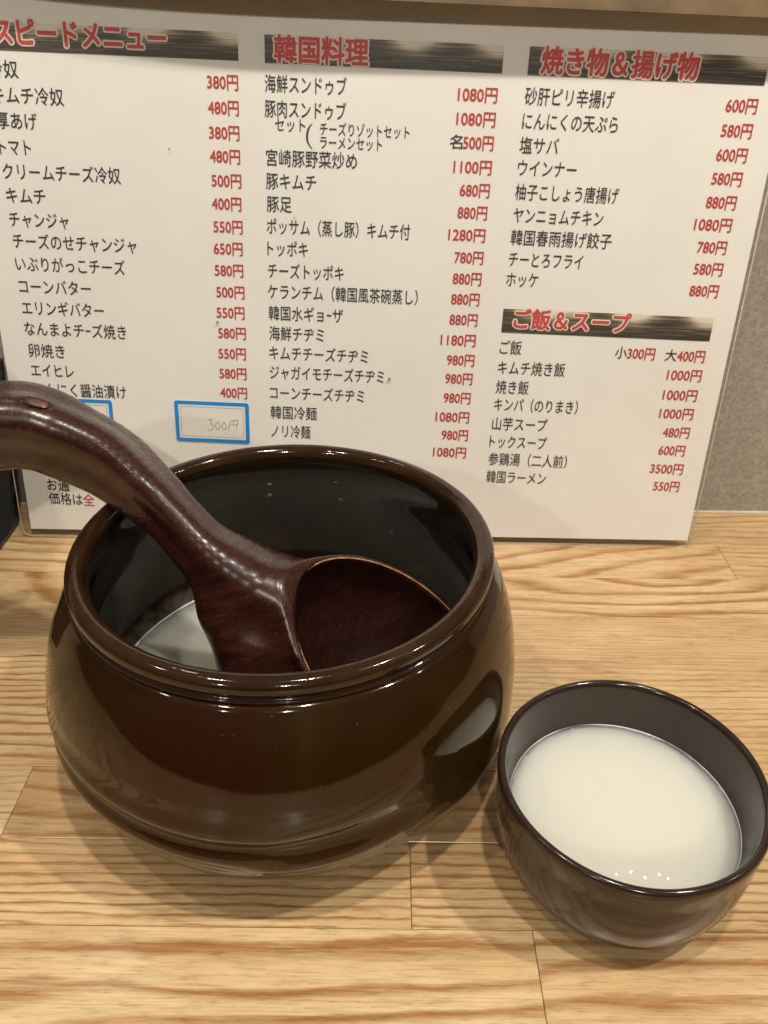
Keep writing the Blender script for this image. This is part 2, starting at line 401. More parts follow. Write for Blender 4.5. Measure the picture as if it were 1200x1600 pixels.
for k, js in ROWS.items():
    xs = [-1.1] + [j[0] for j in js] + [1.1]
    y1, y0_ = YS - k * PWID, YS - (k + 1) * PWID
    if k == -4: y1 = WY + 0.004
    for i in range(len(xs) - 1):
        w = xs[i + 1] - xs[i]; d = y1 - y0_
        if d < 0.004: continue
        g = 0.00010
        p = box('plank', (-w / 2 + g, -d / 2 + g, -0.025), (w / 2 - g, d / 2 - g, 0), WOOD, counter, 0.00022)
        p.location = ((xs[i] + xs[i + 1]) / 2, (y0_ + y1) / 2 - 0.2, rnd.uniform(-0.00006, 0.00006))
        st = STY.get((k, i), (rnd.uniform(150, 420), rnd.uniform(0.03, 0.1), rnd.uniform(-.2, .2), rnd.uniform(.03, .12), rnd.uniform(.7, 1.1), rnd.uniform(.05, .5)))
        for nm, v in zip(('freq', 'ring_y', 'ring_x', 'ring_k', 'contrast', 'tone'), st): p[nm] = float(v)
        p['seed'] = rnd.uniform(0, 9)

# ---------------------------------------------------------------- pot
PX, PY = -0.0402, 0.2687
def shell_lower(rb, zb, rbase, nl, n): return [(rbase + (rb - rbase) * (1 - ((zb - z) / zb) ** nl) ** (1 / nl), z) for z in np.linspace(0.0, zb, n)]
def shell_upper(rb, zb, rt, H, nu, ztop, n): return [(rt + (rb - rt) * (1 - ((z - zb) / (H - zb)) ** nu) ** (1 / nu), z) for z in np.linspace(zb, ztop, n)][1:]
outer = [(0.0, 0.003), (0.046, 0.003), (0.050, 0.0)] + shell_lower(0.098, 0.0385, 0.055, 1.7, 60) + [(0.098 - 0.0120 * ((z - 0.0385) / 0.0565) ** 3.0, z) for z in np.linspace(0.0385, 0.0965, 80)][1:] + [(0.0835, 0.0972), (0.0820, 0.0974), (0.0800, 0.0974)]
def pot_fn(r, z, a):
    # hand-thrown: body centre a little nearer the viewer than the rim, and two soft throwing ridges low on the front left
    w = max(0.0, min(1.0, (0.095 - z) / 0.03))
    if r > 0.03:
        dirx, diry = -0.001 * w, -0.0028 * w
        r2 = r + dirx * math.cos(a) + diry * math.sin(a)
        deg = math.degrees(a)
        sg = lambda x: 1 / (1 + math.exp(max(-30, min(30, -x))))
        gs = lambda c, w_: math.exp(-((z - c) / w_) ** 2)
        m = sg((268 + 350 * (0.052 - z) - deg) / 2.5) * sg((deg - 190) / 9)
        r2 += m * (0.0013 * gs(0.0535, 0.0040) - 0.0008 * gs(0.0465, 0.0030) + 0.0013 * gs(0.0410, 0.0032) - 0.0006 * gs(0.0345, 0.0028))
        m2 = sg((deg - 268) / 3.0) * sg((303 - deg) / 6)
        zc = 0.0355 + 0.010 * max(0.0, min(1.0, (deg - 270) / 45))
        r2 += m2 * (0.0014 * gs(zc, 0.0034) - 0.0016 * gs(zc + 0.0090, 0.0050))
        r2 += 0.00025 * math.sin(3 * a + z * 60) + 0.00015 * math.sin(7 * a + 1)
        return r2, z
    return r, z
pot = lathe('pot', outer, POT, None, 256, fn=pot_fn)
pot.location = (PX, PY, 0)
tag(pot, 'large round dark brown glazed earthenware pot holding the wooden ladle', 'pot')
def rim_fn(r, z, a): return r * (1 + 0.0018 * math.sin(2 * a + 0.6) + 0.0010 * math.sin(5 * a)), z + 0.00025 * math.sin(3 * a + 1)
rim_prof = catmull([(0.0800, 0.0965), (0.0826, 0.0968), (0.0838, 0.0976), (0.0840, 0.0985), (0.0831, 0.0994), (0.0838, 0.1005), (0.0846, 0.1024),
                    (0.0844, 0.1050), (0.0826, 0.1067), (0.0800, 0.1069), (0.0778, 0.1056), (0.0766, 0.1030)], 5)
lathe('rim', [tuple(p) for p in rim_prof], RIM, pot, 256, fn=rim_fn)
inner_prof = catmull([(0.0766, 0.1030), (0.0764, 0.0985), (0.0785, 0.0900), (0.0850, 0.0740), (0.0895, 0.0580), (0.0900, 0.0430), (0.0850, 0.0290), (0.0700, 0.0180), (0.045, 0.0125), (0.0, 0.011)], 8)
lathe('inner_wall', [tuple(p) for p in inner_prof], INNER, pot, 192, fn=rim_fn)

def liquid(name, R, z, depth, mat, men=0.0016):
    prof = [(0.0, z - depth), (R * 0.55, z - depth), (R * 0.9, z - depth * 0.5), (R - 0.0002, z - 0.001), (R - 0.00005, z + men)]
    for k in range(1, 9):
        a = math.pi / 2 * k / 8
        prof.append((R - 0.00005 - men * 1.3 * math.sin(a) ** 1.0 * (1 - math.cos(a)) - 0.0002 * k / 8 - men * 0.5 * k / 8, z + men * (1 - math.sin(a))))
    rr = prof[-1][0]
    prof += [(rr * t, z) for t in (0.97, 0.92, 0.8, 0.6, 0.4, 0.2, 0.0)]
    return lathe(name, prof, mat, None, 160)
pl = liquid('rice_wine', 0.0822, 0.0262, 0.010, MILK2); pl.location = (PX, PY, 0)
tag(pl, 'shallow cloudy white rice wine at the bottom of the large pot', 'rice wine')

# ---------------------------------------------------------------- small bowl
BX, BY, BH = 0.0918, 0.1990, 0.0520
bo = [(0.0, 0.0025), (0.0225, 0.0025), (0.0235, 0.0), (0.0255, 0.0)] + shell_lower(0.0478, 0.040, 0.0262, 2.35, 34)[1:] + \
     [(0.04815, 0.043), (0.0485, 0.046), (0.0487, 0.0485), (0.0487, 0.0502), (0.0484, 0.0513), (0.0477, 0.0519), (0.0469, 0.0520), (0.0461, 0.0515), (0.0456, 0.0505), (0.04535, 0.0490)]
bi = [(0.0449, 0.046), (0.0441, 0.040), (0.0428, 0.0315), (0.0400, 0.022), (0.035, 0.0125), (0.024, 0.0075), (0.0, 0.006)]
def bowl_fn(r, z, a): return r * (1 + 0.0020 * math.sin(2 * a + 1.1)) + 0.0001 * math.sin(6 * a), z + 0.0002 * math.sin(2 * a)
bowl = lathe('small_bowl', bo, BOWL, None, 192, fn=bowl_fn); bowl.location = (BX, BY, 0)
tag(bowl, 'small dark brown ceramic drinking bowl filled with cloudy white rice wine', 'bowl')
lathe('inner_wall', [tuple(p) for p in catmull([bo[-1]] + bi, 6)], BOWL, bowl, 160, fn=bowl_fn)
bl = liquid('rice_wine', 0.0426, 0.0306, 0.023, MILK, 0.0006); bl.location = (BX, BY, 0)
tag(bl, 'milky white rice wine filling the small brown bowl', 'rice wine')

def glint_beads(parent, R, z, angs, seed):  # added glossy beads standing in for lamp glints at the liquid's edge
    rr = random.Random(seed); bm = bmesh.new()
    for a0 in angs:
        for _ in range(rr.choice((1, 1, 2, 3))):
            a = math.radians(a0 + rr.uniform(-4, 4)); r = rr.uniform(0.00018, 0.00042); q = R - r - rr.uniform(0, 0.0012)
            bmesh.ops.create_uvsphere(bm, u_segments=10, v_segments=7, radius=r, matrix=Matrix.Translation((q * math.cos(a), q * math.sin(a), z + r * 0.2)))
    me = bpy.data.meshes.new('glint_beads'); bm.to_mesh(me); bm.free()
    o = link('glint_beads', me, GLINT, parent, True); o['kind'] = 'stuff'
glint_beads(bl, 0.0424, 0.0314, (15, 28, 38, 47, 56, 66, 88, 103, 118, 132, 148, 158, 171, 184, 262, 281, 300), 4)
glint_beads(pl, 0.0808, 0.0265, (128, 136, 143, 150, 155, 160, 171, 183, 192), 9)
# ---------------------------------------------------------------- ladle (one carved piece, grown from a distance field)
LC = np.array([0.0036, 0.2444, 0.0671]); La, Lb, Ld = 0.0475, 0.0352, 0.030
Ln = np.array([0.5, -0.45, 0.74]); Ln /= np.linalg.norm(Ln)
Lw = np.array([0.442, 0.867, 0.229]); Lw -= Ln * (Lw @ Ln); Lw /= np.linalg.norm(Lw)
Lax = np.cross(Lw, Ln)
if Lax @ np.array([0.745, -0.213, -0.633]) < 0: Lax = -Lax
HANDLE = [  # centre, half width
    ((-0.2330, 0.3060, 0.0980), 0.0140), ((-0.2035, 0.3080, 0.1200), 0.0160), ((-0.1835, 0.3100, 0.1308), 0.0170), ((-0.1661, 0.3120, 0.1350), 0.0176),
    ((-0.1525, 0.3130, 0.1340), 0.0173), ((-0.1385, 0.3115, 0.1290), 0.0162), ((-0.1175, 0.3025, 0.1232), 0.0146), ((-0.0970, 0.2850, 0.1172), 0.0120),
    ((-0.0865, 0.2765, 0.1120), 0.0108), ((-0.0715, 0.2660, 0.1015), 0.0118), ((-0.0520, 0.2585, 0.0875), 0.0160)]
hp = catmull([h[0] for h in HANDLE], 6); hr = [float(v[0]) for v in catmull([(h[1], 0) for h in HANDLE], 6)]
HP = np.array(hp); HR = np.array(hr)
BELLY = [((-0.062, 0.262, 0.093), (-0.0595, 0.2560, 0.0800), 0.0110, 0.0130), ((-0.0595, 0.2560, 0.0800), (-0.0500, 0.2440, 0.0620), 0.0130, 0.0145), ((-0.0500, 0.2440, 0.0620), (-0.0380, 0.2380, 0.0460), 0.0145, 0.0150)]
def smin(a, b, k):
    h = np.clip(0.5 + 0.5 * (b - a) / k, 0, 1); return b * (1 - h) + a * h - k * h * (1 - h)
def smax(a, b, k): return -smin(-a, -b, k)
REFN = np.array([0.72, 0.10, 0.69]); REFN /= np.linalg.norm(REFN)     # the way the handle's broad top face looks
def sdf(P):
    best = np.full(len(P), 1e9)
    for i in range(len(HP) - 1):
        A, B = HP[i], HP[i + 1]; ab = B - A; L2 = ab @ ab; T = ab / math.sqrt(L2)
        t = np.clip(((P - A) @ ab) / L2, 0, 1); q = P - A - t[:, None] * ab
        r = HR[i] + (HR[i + 1] - HR[i]) * t
        N = REFN - T * (REFN @ T); N /= np.linalg.norm(N); S = np.cross(T, N)
        yy = q @ N; xx = q @ S; d = np.sqrt((q * q).sum(1))
        an = np.arctan2(yy, xx)
        # rounded three-sided section: flat top face, keel below
        shape = 1.0 + 0.17 * np.cos(3 * (an + math.pi / 2)) - 0.03 * np.cos(2 * an)
        dd = d - r * shape
        best = np.minimum(best, dd)
    for (A, B, ra, rb_) in BELLY:
        A = np.array(A); B = np.array(B); ab = B - A; t = np.clip(((P - A) @ ab) / (ab @ ab), 0, 1)
        best = smin(best, np.sqrt(((P - A - t[:, None] * ab) ** 2).sum(1)) - (ra + (rb_ - ra) * t), 0.010)
    q = P - LC; u = q @ Lax; w = q @ Lw; n = q @ Ln
    egg = 1 + 0.10 * u / La                                         # narrower at the handle
    def ell(a, b, c, n0=0.0):
        k = np.sqrt((u / a) ** 2 + (w / (b * egg)) ** 2 + ((n - n0) / c) ** 2)
        return (k - 1) * min(a, b, c) * 0.95
    body = ell(La + 0.0026, Lb + 0.0026, Ld + 0.0040)
    body = smax(body, n - 0.0004, 0.0012)
    out = smin(best, body, 0.020)
    cav = ell(La - 0.0004, Lb - 0.0004, Ld)
    # the throat: nothing of the handle covers the mouth
    cap = np.maximum(cav, -n - 0.2)
    out = smax(out, -cap, 0.0010)
    over = np.sqrt((u / (La - 0.0004)) ** 2 + (w / ((Lb - 0.0004) * egg)) ** 2) - 1
    out = smax(out, -np.maximum(over * 0.030, -(n)), 0.0015)
    # worn hanging hole near the end of the handle
    kh = P - HOLE; kd = np.sqrt((kh @ HT / 0.0060) ** 2 + (kh @ HS / 0.0031) ** 2 + (kh @ HN / 0.0034) ** 2) - 1
    out = smax(out, -kd * 0.0026, 0.0008)
    return out
cpos = np.array([0, 0, CAM_H])
def pix_ray(u, v):
    d = np.array(right) * ((u - 600) / FPX) + np.array(up) * ((800 - v) / FPX) + np.array(fwd)
    return d / np.linalg.norm(d)
HOLE = np.array([9., 9., 9.]); HT = np.array([1., 0, 0]); HS = np.array([0, 1., 0]); HN = np.array([0, 0, 1.])
# the hole sits on the handle's upper face
def march(u, v):
    d = pix_ray(u, v); t = 0.1
    for _ in range(120):
        s = sdf((cpos + d * t)[None])[0]
        if s < 1e-5: break
        t += max(s * 0.6, 2e-5)
    return cpos + d * t
hit = march(57, 629)
e = 1e-4; gN = np.array([sdf((hit + e * ax)[None])[0] - sdf((hit - e * ax)[None])[0] for ax in np.eye(3)]); gN /= np.linalg.norm(gN)
HT = Lax - gN * (Lax @ gN); HT = np.array([1.0, 0.1, -0.12]); HT -= gN * (HT @ gN); HT /= np.linalg.norm(HT); HS = np.cross(gN, HT); HN = gN; HOLE = hit + gN * 0.0006

def surface_nets(f, lo, hi, h):
    n = [int(math.ceil((hi[i] - lo[i]) / h)) + 1 for i in range(3)]
    ax = [lo[i] + h * np.arange(n[i]) for i in range(3)]
    # coarse pass finds the blocks near the surface
    D = np.full(n, 1.0)
    st = 6
    cg = np.stack(np.meshgrid(*[np.arange(0, n[i], st) + st / 2 for i in range(3)], indexing='ij'), -1).reshape(-1, 3)
    cp = np.array(lo) + h * cg; cv = f(cp)
    near = np.abs(cv) < h * st * 1.6 + 0.004
    D_sign = np.sign(cv)
    for (c, s, nr) in zip(cg, D_sign, near):
        i0 = (c - st / 2).astype(int); sl = tuple(slice(i0[k], min(i0[k] + st, n[k])) for k in range(3))
        if not nr: D[sl] = s
    blocks = cg[near]
    idx = np.stack(np.meshgrid(*[np.arange(st)] * 3, indexing='ij'), -1).reshape(-1, 3)
    allidx = ((blocks - st / 2).astype(int)[:, None, :] + idx[None]).reshape(-1, 3)
    ok = np.all(allidx < np.array(n), axis=1); allidx = allidx[ok]
    for s in range(0, len(allidx), 400000):
        a = allidx[s:s + 400000]
        D[a[:, 0], a[:, 1], a[:, 2]] = f(np.array(lo) + h * a)
    S = D < 0
    c = np.zeros([k - 1 for k in n], int)
    for dx in (0, 1):
        for dy in (0, 1):
            for dz in (0, 1):
                c += S[dx:n[0] - 1 + dx, dy:n[1] - 1 + dy, dz:n[2] - 1 + dz]
    act = (c > 0) & (c < 8); ids = -np.ones(act.shape, int); cells = np.argwhere(act); ids[act] = np.arange(len(cells))
    V = np.zeros((len(cells), 3)); cnt = np.zeros(len(cells))
    corners = [(0, 0, 0), (1, 0, 0), (0, 1, 0), (1, 1, 0), (0, 0, 1), (1, 0, 1), (0, 1, 1), (1, 1, 1)]
    for i, a in enumerate(corners):
        for j in range(i + 1, 8):
            b = corners[j]
            if sum(abs(a[k] - b[k]) for k in range(3)) != 1: continue
            A = cells + a; B = cells + b
            da = D[A[:, 0], A[:, 1], A[:, 2]]; db = D[B[:, 0], B[:, 1], B[:, 2]]
            cr_ = (da < 0) != (db < 0); t = np.where(cr_, da / np.where(cr_, da - db, 1), 0)
            V[cr_] += (A + (B - A) * t[:, None])[cr_]; cnt[cr_] += 1
    V = V / cnt[:, None] * h + np.array(lo)
    F = []
    for axis in range(3):
        o = [(axis + 1) % 3, (axis + 2) % 3]
        sl0 = [slice(None)] * 3; sl1 = [slice(None)] * 3; sl0[axis] = slice(0, -1); sl1[axis] = slice(1, None)
        ch = S[tuple(sl0)] != S[tuple(sl1)]
        E = np.argwhere(ch); E = E[(E[:, o[0]] > 0) & (E[:, o[1]] > 0)]
        E = E[(E[:, o[0]] < n[o[0]] - 1) & (E[:, o[1]] < n[o[1]] - 1)]
        if not len(E): continue
        def cell(d0, d1):
            q = E.copy(); q[:, o[0]] -= d0; q[:, o[1]] -= d1; return ids[q[:, 0], q[:, 1], q[:, 2]]
        Q = np.stack([cell(1, 1), cell(0, 1), cell(0, 0), cell(1, 0)], 1)
        fl = ~S[tuple(sl0)][E[:, 0], E[:, 1], E[:, 2]]
        Q[fl] = Q[fl][:, ::-1]; F.append(Q)
    return V, np.vstack(F)
V, F = surface_nets(sdf, (-0.27, 0.17, 0.012), (0.065, 0.345, 0.172), 0.0011)
for _ in range(2):                                                   # pull vertices onto the surface
    d = sdf(V); g = np.stack([(sdf(V + e * ax) - sdf(V - e * ax)) / (2 * e) for ax in np.eye(3)], 1)
    g2 = (g * g).sum(1); V = V - g * (np.clip(d, -0.0005, 0.0005) / np.maximum(g2, 0.3))[:, None]
ladle = mesh('ladle', V, [tuple(int(i) for i in q) for q in F], LADLE, None, True)
at_ = ladle.data.attributes.new('wet', 'FLOAT', 'POINT')
q_ = V - LC; ku = np.sqrt((q_ @ Lax / (La + 0.001)) ** 2 + (q_ @ Lw / (Lb + 0.003)) ** 2 + (q_ @ Ln / (Ld + 0.001)) ** 2)
at_.data.foreach_set('value', ((ku < 1.01) & (q_ @ Ln < -0.0006)).astype(np.float32))
tag(ladle, 'dark reddish brown carved wooden ladle with thick curved handle leaning in the pot', 'ladle')
egg_pts = []
for k in range(160):
    a = 2 * math.pi * k / 160; u_ = math.cos(a) * (La + 0.0006); w_ = math.sin(a) * (Lb + 0.0006) * (1 + 0.10 * u_ / La)
    egg_pts.append(LC + Lax * u_ + Lw * w_ + Ln * 0.00035)
tube('worn_lip', egg_pts, 0.00036, EDGE, ladle, True, 6)
# bare wood inside the hole, its shadow put into the dark colour
kv, kf = [], []
for i in range(7):
    for k in range(20):
        a = 2 * math.pi * k / 20; rr = (i + 0.0) / 6
        kv.append(HOLE + HT * (0.0052 * rr * math.cos(a)) + HS * (0.0026 * rr * math.sin(a)) - HN * (0.0027 * (1 - rr * rr * 0.7)))
for i in range(6):
    for k in range(20):
        l = (k + 1) % 20; kf.append((i * 20 + k, i * 20 + l, (i + 1) * 20 + l, (i + 1) * 20 + k))
mesh('shaded_hole', kv, kf, KNOT, ladle, True)
cv, cf = [], []
for i in range(5):
    for k in range(14):
        a = 2 * math.pi * k / 14; rr = i / 4
        cv.append(HOLE + HT * (0.0032 + 0.0013 * rr * math.cos(a)) + HS * (0.0013 * rr * math.sin(a)) - HN * (0.0008 + 0.0006 * rr * rr))
for i in range(4):
    for k in range(14):
        l = (k + 1) % 14; cf.append((i * 14 + k, i * 14 + l, (i + 1) * 14 + l, (i + 1) * 14 + k))
mesh('chipped_wood', cv, cf, mat_plain('chipped_orange_wood', (0.26, 0.11, 0.045), 0.5, var=0.5, scale=300), ladle, True)

# ---------------------------------------------------------------- black ribbed container at the far left
tray = empty('black_container', (-0.29, 0.385, 0)); tag(tray, 'black ribbed container standing beside the left edge of the menu', 'container')
def tray_pt(s, y, z):  # s: -1 left wall, 1 right wall
    return None
xb, xt, zt, ya, yb = -0.2395, -0.2235, 0.114, 0.33, 0.4430
xl, xlt = -0.345, -0.361
ox, oy = -0.29, 0.385
vs = [(xl, ya + .008, 0), (xb, ya + .008, 0), (xb, yb - .004, 0), (xl, yb - .004, 0), (xlt, ya, zt), (xt, ya, zt), (xt, yb, zt), (xlt, yb, zt)]
it = 0.003
vs += [(xlt + it, ya + it, zt), (xt - it, ya + it, zt), (xt - it, yb - it, zt), (xlt + it, yb - it, zt),
       (xl + it, ya + .008 + it, 0.004), (xb - it, ya + .008 + it, 0.004), (xb - it, yb - .004 - it, 0.004), (xl + it, yb - .004 - it, 0.004)]
vs = [(x - ox, y - oy, z) for x, y, z in vs]
fs = [(3, 2, 1, 0)] + [(i, (i + 1) % 4, 4 + (i + 1) % 4, 4 + i) for i in range(4)] + [(4 + i, 4 + (i + 1) % 4, 8 + (i + 1) % 4, 8 + i) for i in range(4)] + \
     [(8 + i, 8 + (i + 1) % 4, 12 + (i + 1) % 4, 12 + i) for i in range(4)] + [(12, 13, 14, 15)]
mesh('container_wall', vs, fs, TRAYM, tray)
# slanting ribs on the right wall
rv, rf = [], []
for k in range(58):
    s0 = -0.05 + k * 0.0042
    pts = []
    for zz in np.linspace(0.004, 0.108, 8):
        yy = ya + 0.006 + s0 + zz * 0.55
        if ya + 0.006 < yy < yb - 0.004: pts.append((yy, zz))
    if len(pts) < 2: continue
    for q, (yy, zz) in enumerate(pts):
        xx = xb + (xt - xb) * zz / zt; b0 = len(rv)
        rv += [(xx - 0.0004 - ox, yy - 0.0013 - oy, zz), (xx + 0.0011 - ox, yy - oy, zz), (xx - 0.0004 - ox, yy + 0.0013 - oy, zz)]
        if q: rf += [(b0 - 3, b0, b0 + 1, b0 - 2), (b0 - 2, b0 + 1, b0 + 2, b0 - 1)]
ribs = mesh('ribbing', rv, rf, TRAYM, tray); ribs['kind'] = 'stuff'

# ---------------------------------------------------------------- menu sheet
MO = Vector((0.08790881, 0.42329399, 0.0)); MU = Vector((0.99950914, -0.01314454, -0.0284376)).normalized()
MV = Vector((0.02992913, 0.13236957, 0.99074848)); MV = (MV - MU * MV.dot(MU)).normalized(); MN = MU.cross(MV)   # MN faces the viewer
menu = empty('menu_sheet'); menu.matrix_world = Matrix(((MU.x, MV.x, MN.x, MO.x), (MU.y, MV.y, MN.y, MO.y), (MU.z, MV.z, MN.z, MO.z), (0, 0, 0, 1)))
tag(menu, 'laminated Japanese menu sheet with black and red print leaning on the wall', 'menu')
TOPV = 0.2935
def bend(u, v): return 0.0
def sheet(name, corners, nz, mat, parent, nu=1, nv=1):
    (a, b, c, d) = [np.array(p, float) for p in corners]; vs, fs = [], []
    for i in range(nu + 1):
        for j in range(nv + 1):
            s, t_ = i / nu, j / nv; p = (a * (1 - s) + b * s) * (1 - t_) + (d * (1 - s) + c * s) * t_
            vs.append((p[0], p[1], nz))
    for i in range(nu):
        for j in range(nv):
            k = i * (nv + 1) + j; fs.append((k, k + nv + 1, k + nv + 2, k + 1))
    return mesh(name, vs, fs, mat, parent)
def poly_sheet(name, pts, z0_, z1_, mat, parent):
    n = len(pts); vs = [(x, y, z0_) for x, y in pts] + [(x, y, z1_) for x, y in pts]
    return mesh(name, vs, [tuple(range(n))[::-1], tuple(range(n, 2 * n))] + [(i, (i + 1) % n, n + (i + 1) % n, n + i) for i in range(n)], mat, parent)
def rounded(x0_, y0_, x1_, y1_, r, n=8, skew=0.0):
    out = []
    for (cx, cy, a0) in ((x1_ - r, y0_ + r, -90), (x1_ - r, y1_ - r, 0), (x0_ + r, y1_ - r, 90), (x0_ + r, y0_ + r, 180)):
        for k in range(n + 1):
            a = math.radians(a0 + 90 * k / n); out.append((cx + r * math.cos(a), cy + r * math.sin(a) + skew * (cx - x0_)))
    return out
BLv, BRv, BL_u, BR_u = -0.0036, 0.0078, -0.3133, 0.1048
poly_sheet('paper', [(BL_u, BLv), (BR_u, BRv), (BR_u, TOPV), (BL_u, TOPV)], -0.0004, -0.0001, PAPER, menu)
sk = (BRv - BLv) / (BR_u - BL_u)
filmpts = [(x, min(y, TOPV + 0.004)) for x, y in rounded(BL_u - 0.0058, BLv - 0.0052, BR_u + 0.0022, TOPV + 0.0035, 0.006, skew=sk)]
poly_sheet('laminate_film', filmpts, 0.0006, 0.0008, FILM, menu)
bp = [(x, y) for x, y in filmpts]
tube('film_edge', [(x, y, 0.0) for x, y in bp], 0.00045, mat_plain('film_edge_plastic', (0.42, 0.38, 0.31), 0.2), menu, True, 6)

def px2m(u, v):
    d = Vector(pix_ray(u, v)); t = (MO - Vector((0, 0, CAM_H))).dot(MN) / d.dot(MN); P = Vector((0, 0, CAM_H)) + d * t - MO
    return P.dot(MU), P.dot(MV)

FONT = bpy.data.curves.new('f', 'FONT').font
_cache = {}
def glyph_mesh(text):
    if text in _cache: return _cache[text]
    cu = bpy.data.curves.new('t', 'FONT'); cu.body = text; cu.size = 1.0; cu.resolution_u = 3; cu.fill_mode = 'BOTH'
    ob = bpy.data.objects.new('t', cu); COL.objects.link(ob)
    dg = bpy.context.evaluated_depsgraph_get(); dg.update()
    me = bpy.data.meshes.new_from_object(ob.evaluated_get(dg))
    bpy.data.objects.remove(ob); bpy.data.curves.remove(cu)
    co = np.zeros(len(me.vertices) * 3); me.vertices.foreach_get('co', co); co = co.reshape(-1, 3)
    fs = [tuple(p.vertices) for p in me.polygons]
    _cache[text] = (co, fs); return _cache[text]
def put_text(name, text, u0_, u1_, vc, em, mat, nz=0.0002, bold=0.010, parent=None, rings=((1.0, 4),)):
    """text between u0_ and u1_ (metres on the sheet), its em box centred on vc; shifted copies thicken the stroke"""
    co, fs = glyph_mesh(text); x0_, x1_ = co[:, 0].min(), co[:, 0].max(); sx = (u1_ - u0_) / (x1_ - x0_)
    V_, F_ = [], []; k = 0
    for (rr, cnt) in rings:
        for q in range(cnt):
            a = 2 * math.pi * (q + 0.5) / cnt; c = np.empty_like(co)
            c[:, 0] = u0_ + (co[:, 0] - x0_) * sx + bold * rr * em * math.cos(a)
            c[:, 1] = vc + (co[:, 1] - 0.34) * em + bold * rr * em * math.sin(a); c[:, 2] = nz + k * 2.5e-6
            F_ += [tuple(i + k * len(co) for i in f) for f in fs]; V_.append(c); k += 1
    me = bpy.data.meshes.new(name); me.from_pydata(np.vstack(V_).tolist(), [], F_); me.update()
    return link(name, me, mat, parent or menu)

VR0, DV = 0.2537, 0.0115
EM = 0.0088
def line(text, x0_, x1_, y, mat=BLACK, em=EM, u0_=None, name='menu_line', off=0.004):
    a = px2m(x0_, y); b = px2m(x1_, y)
    ua = a[0] if u0_ is None else u0_
    # rows run level on the sheet: measure the row height at the text's own middle
    vc = px2m((max(x0_, 0) + x1_) / 2, y)[1]
    return put_text(name, text, ua, b[0], vc, em, mat, bold=off)
UL = -0.2986
for (t_, xa, xb_, y, u_) in (
    ("冷奴", -20, 28, 109, UL), ("キムチ冷奴", -14, 99, 151, UL), ("厚あげ", -8, 58, 190, UL), ("トマト", -2, 48, 231, UL),
    ("クリームチーズ冷奴", 5, 188, 272, None), ("キムチ", 10, 71, 307, None), ("チャンジャ", 15, 107, 345, None), ("チーズのせチャンジャ", 21, 213, 381, None),
    ("いぶりがっこチーズ", 25, 195, 416, None), ("コーンバター", 30, 142, 450, None), ("エリンギバター", 35, 162, 484, None), ("なんまよチｰズ焼き", 39, 197, 517, None),
    ("卵焼き", 45, 101, 549, None), ("エイヒレ", 49, 115, 580, None), ("にんにく醤油漬け", 54, 197, 611, None),
    ("海鮮スンドゥブ", 414, 542, 134, None), ("豚肉スンドゥブ", 414, 541, 173, None), ("宮崎豚野菜炒め", 416, 558, 250, None),
    ("豚キムチ", 416, 494, 285, None), ("豚足", 417, 456, 320, None), ("ポッサム（蒸し豚）キムチ付", 417, 641, 359, None), ("トッポキ", 418, 481, 390, None),
    ("チーズトッポキ", 419, 537, 426, None), ("ケランチム（韓国風茶碗蒸し）", 419, 653, 461, None), ("韓国水ギョｰザ", 420, 536, 492, None), ("海鮮チヂミ", 421, 506, 523, None),
    ("キムチチーズチヂミ", 421, 575, 555, None), ("ジャガイモチーズチヂミ", 422, 600, 586, None), ("コーンチーズチヂミ", 422, 569, 617, None), ("韓国冷麺", 423, 495, 646, None),
    ("ノリ冷麺", 424, 485, 675, None),
    ("砂肝ピリ辛揚げ", 820, 960, 154, None), ("にんにくの天ぷら", 816, 966, 193, None), ("塩サバ", 812, 873, 229, None), ("ウインナー", 809, 901, 265, None),
    ("柚子こしょう唐揚げ", 805, 967, 304, None), ("ヤンニョムチキン", 802, 943, 340, None), ("韓国春雨揚げ餃子", 798, 956, 375, None), ("チーとろフライ", 795, 911, 408, None),
    ("ホッケ", 791, 841, 438, None),
    ("ご飯", 781, 815, 544, None), ("キムチ焼き飯", 778, 883, 577, None), ("焼き飯", 775, 826, 606, None), ("キンパ（のりまき）", 772, 903, 635, None), ("山芋スープ", 769, 855, 664, None),
    ("トックスープ", 765, 854, 692, None), ("参鶏湯（二人前）", 763, 886, 720, None), ("韓国ラーメン", 760, 853, 747, None),
    ("お通", 74, 108, 758, None), ("価格は", 77, 129, 780, None)):
    line(t_, xa, xb_, y, u0_=u_)
line("セット", 430, 477, 196, em=0.0072)
line("チーズりゾットセット", 500, 640, 205, em=0.0068); line("ラーメンセット", 500, 597, 225, em=0.0068)
line("全", 130, 148, 782, RED)
# the long bracket round the two set options
q0 = [px2m(x, y) for x, y in ((488, 193), (483, 199), (480, 210), (481, 222), (488, 233))]
q1 = catmull([(a, b, 0) for a, b in q0], 6)
bv, bf = [], []
for i, p in enumerate(q1):
    w = 0.00022 + 0.00030 * math.sin(math.pi * i / (len(q1) - 1)); bv += [(p[0] - w, p[1], 0.0002), (p[0] + w, p[1], 0.0002)]
    if i: bf.append((2 * i - 2, 2 * i - 1, 2 * i + 1, 2 * i))
mesh('bracket', bv, bf, BLACK, menu)
